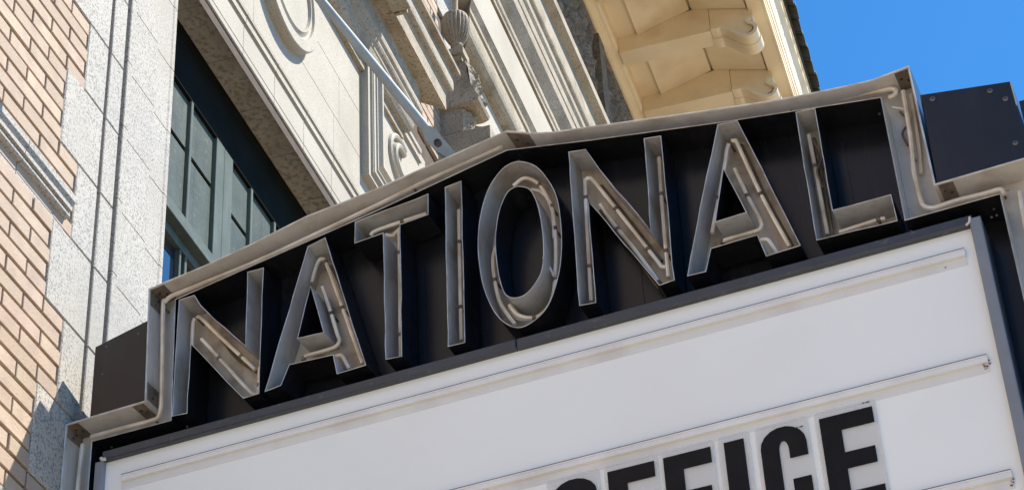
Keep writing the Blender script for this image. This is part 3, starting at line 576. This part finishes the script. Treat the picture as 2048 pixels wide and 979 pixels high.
# boxes on the shoulders
for q, d0, ins_ in ((BOXL, 0.012, 0), (BOXR, 0.010, 0)):
    m = MB(); n = 4; ch = 0.004
    qi = inset(q, ch)
    v = [SP(*p, d0) for p in qi]+[SP(*p, d0+ch) for p in q]+[SP(*p, .30) for p in q]
    m.add(v, [(0,1,2,3)]+[(i, (i+1) % 4, 4+(i+1) % 4, 4+i) for i in range(4)]+[(4+i, 4+(i+1) % 4, 8+(i+1) % 4, 8+i) for i in range(4)]+[(8,9,10,11)])
    bx = m.out('shoulder_box', 'boxblack', MQ)
    if q is BOXR: bxr = bx
    else: bxl = bx
def disc(m, c, r, d0, d1, n=12, mi=0):
    s, z = c; a = [(s+r*math.cos(2*math.pi*k/n), z+r*math.sin(2*math.pi*k/n)) for k in range(n)]
    b = [(s+.6*r*math.cos(2*math.pi*k/n), z+.6*r*math.sin(2*math.pi*k/n)) for k in range(n)]
    v = [SP(*p, d1) for p in a]+[SP(*p, (d0+d1)/2) for p in a]+[SP(*p, d0) for p in b]
    m.add(v, [(i, (i+1) % n, n+(i+1) % n, n+i) for i in range(n)]+[(n+i, n+(i+1) % n, 2*n+(i+1) % n, 2*n+i) for i in range(n)]+[tuple(2*n+i for i in range(n))], mi)
for c in SCREW:
    m = MB(); disc(m, c, .0115, .005, .0105, mi=0); disc(m, c, .005, .003, .006, mi=1); mk('screw', m.v, m.f, ['screw', 'bolt'], bxr, mi=m.m)
for c in ((4.49, 6.88), (4.50, 6.74), (4.33, 6.90)):
    m = MB(); disc(m, c, .005, .009, .0125); m.out('screw', 'screw', bxl)
m = MB(); sbox(m, 0.20, 0.435, 6.66, 6.80, .02, .30); m.out('end_return', 'boxblack', MQ)
# joint plates inside the channel
def plate(p, q, off, d0=.006, d1=.126):
    (s0, z0), (s1, z1) = p, q; dv = Vector((s1-s0, z1-z0)).normalized(); nv = Vector((-dv.y, dv.x))*off
    a0 = (s0+nv.x, z0+nv.y); a1 = (s1+nv.x, z1+nv.y)
    b0 = (s0+nv.x*.4, z0+nv.y*.4); b1 = (s1+nv.x*.4, z1+nv.y*.4)
    v = [SP(*a0, d0), SP(*a1, d0), SP(*a1, d1), SP(*a0, d1), SP(*b0, d0), SP(*b1, d0), SP(*b1, d1), SP(*b0, d1)]
    o = mk('joint_plate', v, [(0,1,2,3),(4,7,6,5),(0,4,5,1),(1,5,6,2),(2,6,7,3),(3,7,4,0)], 'plate', MQ)
    for fr in (.3, .7):
        c = SP(a0[0]+(a1[0]-a0[0])*fr, a0[1]+(a1[1]-a0[1])*fr, d0+.03+.05*fr)
        off3 = ES*nv.x+Vector((0, 0, nv.y)); 
        v, f = tube_geo([c, c+off3.normalized()*.004], .0055, 8); mk('rivet', v, f, 'bolt', o)
def on(p, q, a, b):                            # two points on the segment p-q
    return ((p[0]+(q[0]-p[0])*a, p[1]+(q[1]-p[1])*a), (p[0]+(q[0]-p[0])*b, p[1]+(q[1]-p[1])*b))
T = .0095
plate(*on((2.5429,7.3981), (2.4297,7.3465), 0.02, 0.92), T)
plate(*on(OUTER[2], OUTER[3], 0.025, 0.27), T); plate(*on(OUTER[1], OUTER[2], 0.85, .985), T)
plate(*on(OUTER[17], OUTER[18], 0.15, .93), T)
plate(*on(OUTER[0], OUTER[1], 0.02, 0.15), T); plate(*on(OUTER[0], OUTER[1], 0.84, 0.975), T); plate(*on((4.6623, 6.2), OUTER[0], 0.80, 0.98), T); plate(*on(OUTER[1], OUTER[2], 0.015, 0.16), T)
plate(*on(OUTER[19], (0.4641, 6.5204), 0.02, 0.19), T)
# --- neon tubing
def tube(name, pts, parent, d=.075, r=.0082, m='neon', n=4):
    P = smooth_path([SP(*p, d) for p in pts], n); v, f = tube_geo(P, r, 8); return mk(name, v, f, m, parent, smooth=True)
def clips(pts, parent, every=.33, d=.075, depth=TR, seed=0):
    rg = random.Random(seed); P = smooth_path([SP(*p, d) for p in pts], 6); acc = every*.5
    for a, b in zip(P, P[1:]):
        L = (b-a).length; acc += L
        if acc > every:
            acc = rg.uniform(-.05, .05); dv = (b-a).normalized(); side = dv.cross(NN).normalized(); m = MB()
            v, f = tube_geo([b-dv*.009, b+dv*.009], .0098, 8); m.add(v, f)                       # cap round the tube
            v, f = tube_geo([b, b+NN*(depth-d-.006)], .0055, 6); m.add(v, f)                      # stand-off
            for k in range(2):                                                                    # tie wire ends
                q = b+side*rg.choice((-1, 1))*rg.uniform(.010, .026)+dv*rg.uniform(-.02, .02)-NN*rg.uniform(0, .012)
                v, f = tube_geo([b, (b+q)/2+dv*rg.uniform(-.008, .008), q], .0011, 4); m.add(v, f)
            m.out('tube_clip', 'neon_dark', parent)
BC = MQ
for k, b in enumerate((B1, B2, B3, B4, B5)):
    tube('neon_tube', b, MQ, r=.0105); clips(b, MQ, .62, seed=k)
# second return run beside the border tubes
tube('neon_tube', [(a+.0, z-.012) for a, z in B1[9:14]], MQ, d=.108, r=.008)
tube('neon_tube', [(a-.022, z) for a, z in B3[:4]], MQ, d=.108, r=.008)
BEL = {'N_A': (T1, T2), 'A_A': (T3, T4, T5), 'T_A': (T6, T7), 'I_A': (T8,), 'O_A': (T9, T10, T11, T12), 'N_B': (T13, T14, T15), 'A_B': (T16, T17, T18), 'L_A': (T19, T20)}
for nm, ts in BEL.items():
    for k, t in enumerate(ts):
        tube('neon_tube', t, LET[nm], d=.075, r=.0092); clips(t, LET[nm], .30, depth=.146, seed=len(nm)*7+k*3+ord(nm[0]))
# dark block-out lengths and loose leads
def lead(parent, pts, d, r=.0035, m='neon_dark'): 
    P = smooth_path([SP(a, z, d+.01*math.sin(i*2.1)) for i, (a, z) in enumerate(pts)], 5); v, f = tube_geo(P, r, 6); mk('lead_wire', v, f, m, parent, smooth=True)
lead(LET['L_A'], [(a-.012, z) for a, z in T19]+[(1.262, 6.43)], .105, .010)
lead(LET['L_A'], [(1.262, 6.95), (1.235, 6.86), (1.262, 6.78), (1.25, 6.70)], .08, .006)
lead(LET['O_A'], W1, .06, .006, 'neon')
lead(LET['N_A'], [T1[5], ((T1[5][0]+T1[6][0])/2+.01, (T1[5][1]+T1[6][1])/2-.012), T1[6]], .11, .010)
lead(LET['A_A'], [(a+.012, z) for a, z in T4[:4]], .11, .009); lead(LET['A_B'], [(a-.012, z-.004) for a, z in T16[4:]], .11, .010)
lead(LET['N_B'], [(a-.016, z) for a, z in T13[5:8]], .11, .010); lead(LET['N_B'], [(a+.014, z) for a, z in T14], .112, .008)
lead(LET['O_A'], [(a+.012, z+.006) for a, z in T12], .10, .009, 'neon'); lead(LET['A_A'], [(a-.013, z) for a, z in T3[4:]], .112, .008)
lead(MQ, [(0.90, 6.985), (0.875, 6.93), (0.905, 6.87), (0.895, 6.81)], .11, .005)
lead(MQ, [(0.925, 7.0), (0.88, 6.98), (0.86, 6.93)], .09, .007, 'neon')
# lining screws seen in the recess
for c in ((2.553, 7.262), (2.515, 7.267), (0.975, 6.965), (4.11, 6.365), (4.09, 6.385), (4.485, 6.37), (4.46, 6.385), (0.94, 6.375), (0.62, 6.37), (0.615, 6.34), (0.635, 6.338)):
    v, f = tube_geo([SP(c[0], c[1]+.0, .06), SP(c[0], c[1], .066)], .005, 8); mk('rivet', v, f, 'screw', MQ)
# --- letter board: white panel, bezel, tracks
PS0, PS1, PZ1 = 0.7145, 4.4555, 6.312
PNL = mk('letter_panel', [SP(PS0-.03, ZB+.2, .03), SP(PS1+.03, ZB+.2, .03), SP(PS1+.03, PZ1+.012, .03), SP(PS0-.03, PZ1+.012, .03)], [(0,3,2,1)], 'panel', MQ)
def bar(name, s0, s1, z0, z1, d0, d1, m, ch=.004):
    q = [(s0,z0),(s1,z0),(s1,z1),(s0,z1)]; qi = inset(q, ch)
    v = [SP(*p, d0) for p in qi]+[SP(*p, d0+ch) for p in q]+[SP(*p, d1) for p in q]
    return mk(name, v, [(0,1,2,3)]+[(i, (i+1) % 4, 4+(i+1) % 4, 4+i) for i in range(4)]+[(4+i, 4+(i+1) % 4, 8+(i+1) % 4, 8+i) for i in range(4)]+[(8,9,10,11)], m, MQ)
bar('bezel', 2.556, 4.4645, 6.291, 6.3335, 0, .16, 'bezel'); bar('bezel', 0.7005, 2.5535, 6.2905, 6.3330, .0006, .16, 'bezel')
bar('bezel', 0.6690, 0.7130, ZB+.15, 6.318, .0, .16, 'bezel_metal'); bar('bezel', 4.4585, 4.4990, ZB+.15, 6.290, .002, .16, 'bezel_metal')
v, f = tube_geo([SP(4.4665, 6.300, -.002), SP(4.462, 6.292, -.003), SP(4.445, 6.2925, .004)], .008, 6); mk('caulk_bead', v, f, 'caulk', MQ, smooth=True)
v, f = tube_geo([SP(0.728, 6.293, .004), SP(0.712, 6.300, -.002), SP(0.708, 6.322, .0)], .005, 6); mk('caulk_bead', v, f, 'caulk', MQ, smooth=True)
for z in (6.196, 5.725, 5.250, 4.776):
    rails = MB(); sbox(rails, .753, 4.3705, z-.0235, z-.004, .012, .0295); sbox(rails, .753, 4.3705, z-.0035, z+.0030, .010, .0295)
    rails.out('letter_track', 'track', MQ)
    m = MB(); sbox(m, .753, 4.3705, z+.0034, z+.0066, .0105, .0295); m.out('letter_track', 'bezel', MQ)  # dark strip painted in as the shadow gap over the rail
    m = MB(); sbox(m, .753, 4.3755, z-.060, z-.0237, .0280, .0297); m.out('letter_track', 'grime', MQ)
rg = random.Random(4)
for zt, ss in ((5.725, (.757, .763, .772)), (5.250, (.757, .765)), (6.196, (.80, .84, 1.9, 2.6, 2.62, 3.55, 3.62, 3.9))):
    for s_ in ss:
        m = MB()
        for k in range(5 if s_ < .78 else 2):
            c = SP(s_+rg.uniform(-.008, .008), zt-rg.uniform(.01, .05) if s_ < .85 else zt+rg.uniform(.003, .007), .022+rg.uniform(0, .006)); r = rg.uniform(.0018, .0045)
            m.add([c+ES*r*1.5, c-ES*r*1.5, c+Vector((0,0,r)), c-Vector((0,0,r)), c-NN*r, c+NN*r], [(0,2,4),(2,1,4),(1,3,4),(3,0,4),(2,0,5),(1,2,5),(3,1,5),(0,3,5)])
        m.out('dirt_clump', 'neon_dark', MQ)
# --- loose letter tiles hung in the track
def E_(w, h, t=.066, l=.077):
    return [(0,0),(w,0),(w,t),(l,t),(l,h/2-.034),(w*.94,h/2-.034),(w*.94,h/2+.033),(l,h/2+.033),(l,h-t),(w,h-t),(w,h),(0,h)]
def F_(w, h, t=.066, l=.076): return [(0,0),(l,0),(l,h/2-.045),(w*.94,h/2-.045),(w*.94,h/2+.034),(l,h/2+.034),(l,h-t),(w,h-t),(w,h),(0,h)]
def I_(w, h): return [(0,0),(w,0),(w,h),(0,h)]
def arc(cx, cy, rx, ry, a0, a1, n=9): return [(cx+rx*math.cos(math.radians(a0+(a1-a0)*k/n)), cy+ry*math.sin(math.radians(a0+(a1-a0)*k/n))) for k in range(n+1)]
def C_(w, h):
    r = w/2; l = .069; a = w-l; ri = (a-l)/2; c = w/2
    p = [(w, h*.655)]+arc(c, h-.078, r, .078, 0, 180)+arc(c, .078, r, .078, 180, 360)+[(w, h*.437), (a, h*.437)]
    p += arc(c, .10, ri, .04, 0, -180)+arc(c, h-.10, ri, .04, 180, 0)+[(a, h*.655)]
    return p
def O_(w, h):
    r = w/2; c = w/2
    return arc(c, h-.075, r, .075, 0, 180)+arc(c, .075, r, .075, 180, 360)
def O_h(w, h):
    l = .069; ri = w/2-l; c = w/2
    return arc(c, h-.10, ri, .04, 0, 180)+arc(c, .10, ri, .04, 180, 360)
HT = .3865; ZT = 5.6408
TILE = [('E', E_, 1.3945, .2005, 1.4115, 1.1805, 'clear tile printed with a black letter E at the right end of the word'),
        ('C', C_, 1.6255, .1745, 1.6400, 1.4360, 'clear tile printed with a black letter C between I and E'),
        ('I', I_, 1.7618, .0775, 1.7860, 1.6630, 'narrow clear tile printed with a black letter I'),
        ('F', F_, 2.0008, .1870, 2.0120, 1.8010, 'clear tile printed with the second black letter F, beside the I'),
        ('F', F_, 2.2236, .1870, 2.2370, 2.0220, 'clear tile printed with the first black letter F, next to the O'),
        ('O', O_, 2.4560, .1860, 2.4720, 2.2560, 'clear tile printed with a black letter O at the left end of the word')]
for ch, fn, s0, wd, ta, tb, lab in TILE:
    q = [(a, b) for a, b in round_rect(min(ta, tb), ZT-.41, max(ta, tb), 5.6695, .012, 3)]
    n = len(q); qi = inset(q, .0015)
    v = [SP(*p, .0200) for p in qi]+[SP(*p, .0215) for p in q]+[SP(*p, .0245) for p in q]
    f = [tuple(range(n))]+[(i, (i+1) % n, n+(i+1) % n, n+i) for i in range(n)]+[(n+i, n+(i+1) % n, 2*n+(i+1) % n, 2*n+i) for i in range(n)]+[tuple(2*n+i for i in range(n))]
    t = mk('letter_tile', v, f, 'clear'); t['label'] = lab; t['category'] = 'letter tile'; t['group'] = 'clear letter tiles hung in the sign track'
    top = ZT+(.008 if ch in 'CO' else 0); hh = HT+(.012 if ch in 'CO' else 0)
    p = [(s0-a, top-hh+b) for a, b in fn(wd, hh)]
    holes = [[(s0-a, top-hh+b) for a, b in O_h(wd, hh)]] if ch == 'O' else []
    loops = [p]+holes; m = MB()
    for lp in loops: band(m, lp, .0182, .0199, 0, True)
    m.add([SP(*x_, .0182) for lp in loops for x_ in lp], tri(p, holes)); m.out('printed_letter', 'ink', t, recalc=False)
    if ch in 'EC':
        e = min(ta, tb)+.02; m = MB(); zz = 5.6605 if ch == 'E' else 5.628
        for o_, w_ in ((0, .014), (.019, .007)): sbox(m, e+o_, e+o_+w_, zz, zz+.0035, .0186, .0199)
        m.out('stock_mark', 'ink', t)

# ================================================================== pole
RA = Vector((7.20, 2.272, 6.055+H0)); RB = Vector((6.55, 3.26, 7.70+H0))
POLE = thing('support_pole', 'grey tapered steel pole rising from a forked bracket behind the marquee peak', 'pole', RA-Vector((0, 0, .25)))
dv = (RB-RA).normalized(); L = (RB-RA).length
P = [RA+dv*(.07+(L-.07)*k/12) for k in range(13)]
v, f = tube_geo(P, 1.0, 18); nv = []
for i, q in enumerate(v):
    k = i//18; r = .0235-.0035*k/12; c = P[k]; nv.append(c+(q-c)*r)
mk('pole_tube', nv, f, 'rod', POLE, smooth=True)
to_cam = (Vector((0, 0, H0))-RA).normalized(); sx = dv.cross(to_cam).normalized(); nx = sx.cross(dv).normalized()
if nx.dot(to_cam) < 0: nx = -nx
def slab(m, loop, hole, h0, h1):
    ls = [loop]+([hole] if hole else [])
    for lp in ls:
        n = len(lp)
        for i in range(n):
            j = (i+1) % n; m.add([RA+dv*p[0]*.85+sx*p[1]*.8+nx*h*.8 for p, h in ((lp[i], h0), (lp[j], h0), (lp[j], h1), (lp[i], h1))], [(0,1,2,3)])
    fl = [p for lp in ls for p in lp]
    for h in (h0, h1): m.add([RA+dv*p[0]*.85+sx*p[1]*.8+nx*h*.8 for p in fl], tri(loop, [hole] if hole else []))
hole = [(-.003+.026*math.cos(t), .0+.023*math.sin(t)) for t in [2*math.pi*k/14 for k in range(14)]]
m = MB(); slab(m, [(.105, -.026), (.105, .026), (.07, .040), (-.03, .040), (-.20, .048), (-.20, .022), (-.045, -.030), (-.03, -.040), (.055, -.042)], hole, .0, .034)
slab(m, [(.095, -.026), (.095, .026), (.06, .039), (-.15, .039), (-.15, -.039), (.05, -.041)], None, -.045, -.012); m.out('forked_bracket', 'rod', POLE)
v, f = tube_geo([RA-nx*.05-dv*.005, RA+nx*.020-dv*.005], .0145, 14); mk('pin_bolt', v, f, 'bolt', POLE, smooth=True)
m = MB(); slab(m, [(-.10, -.06), (-.10, .06), (-.40, .06), (-.40, -.06)], None, -.030, -.018); m.out('base_plate', 'rod', POLE)
for q in (.28, .36):
    v, f = tube_geo([RA+dv*q-sx*.006+nx*.012, RA+dv*q-sx*.006+nx*.0205], .005, 8); mk('set_screw', v, f, 'bolt', POLE)
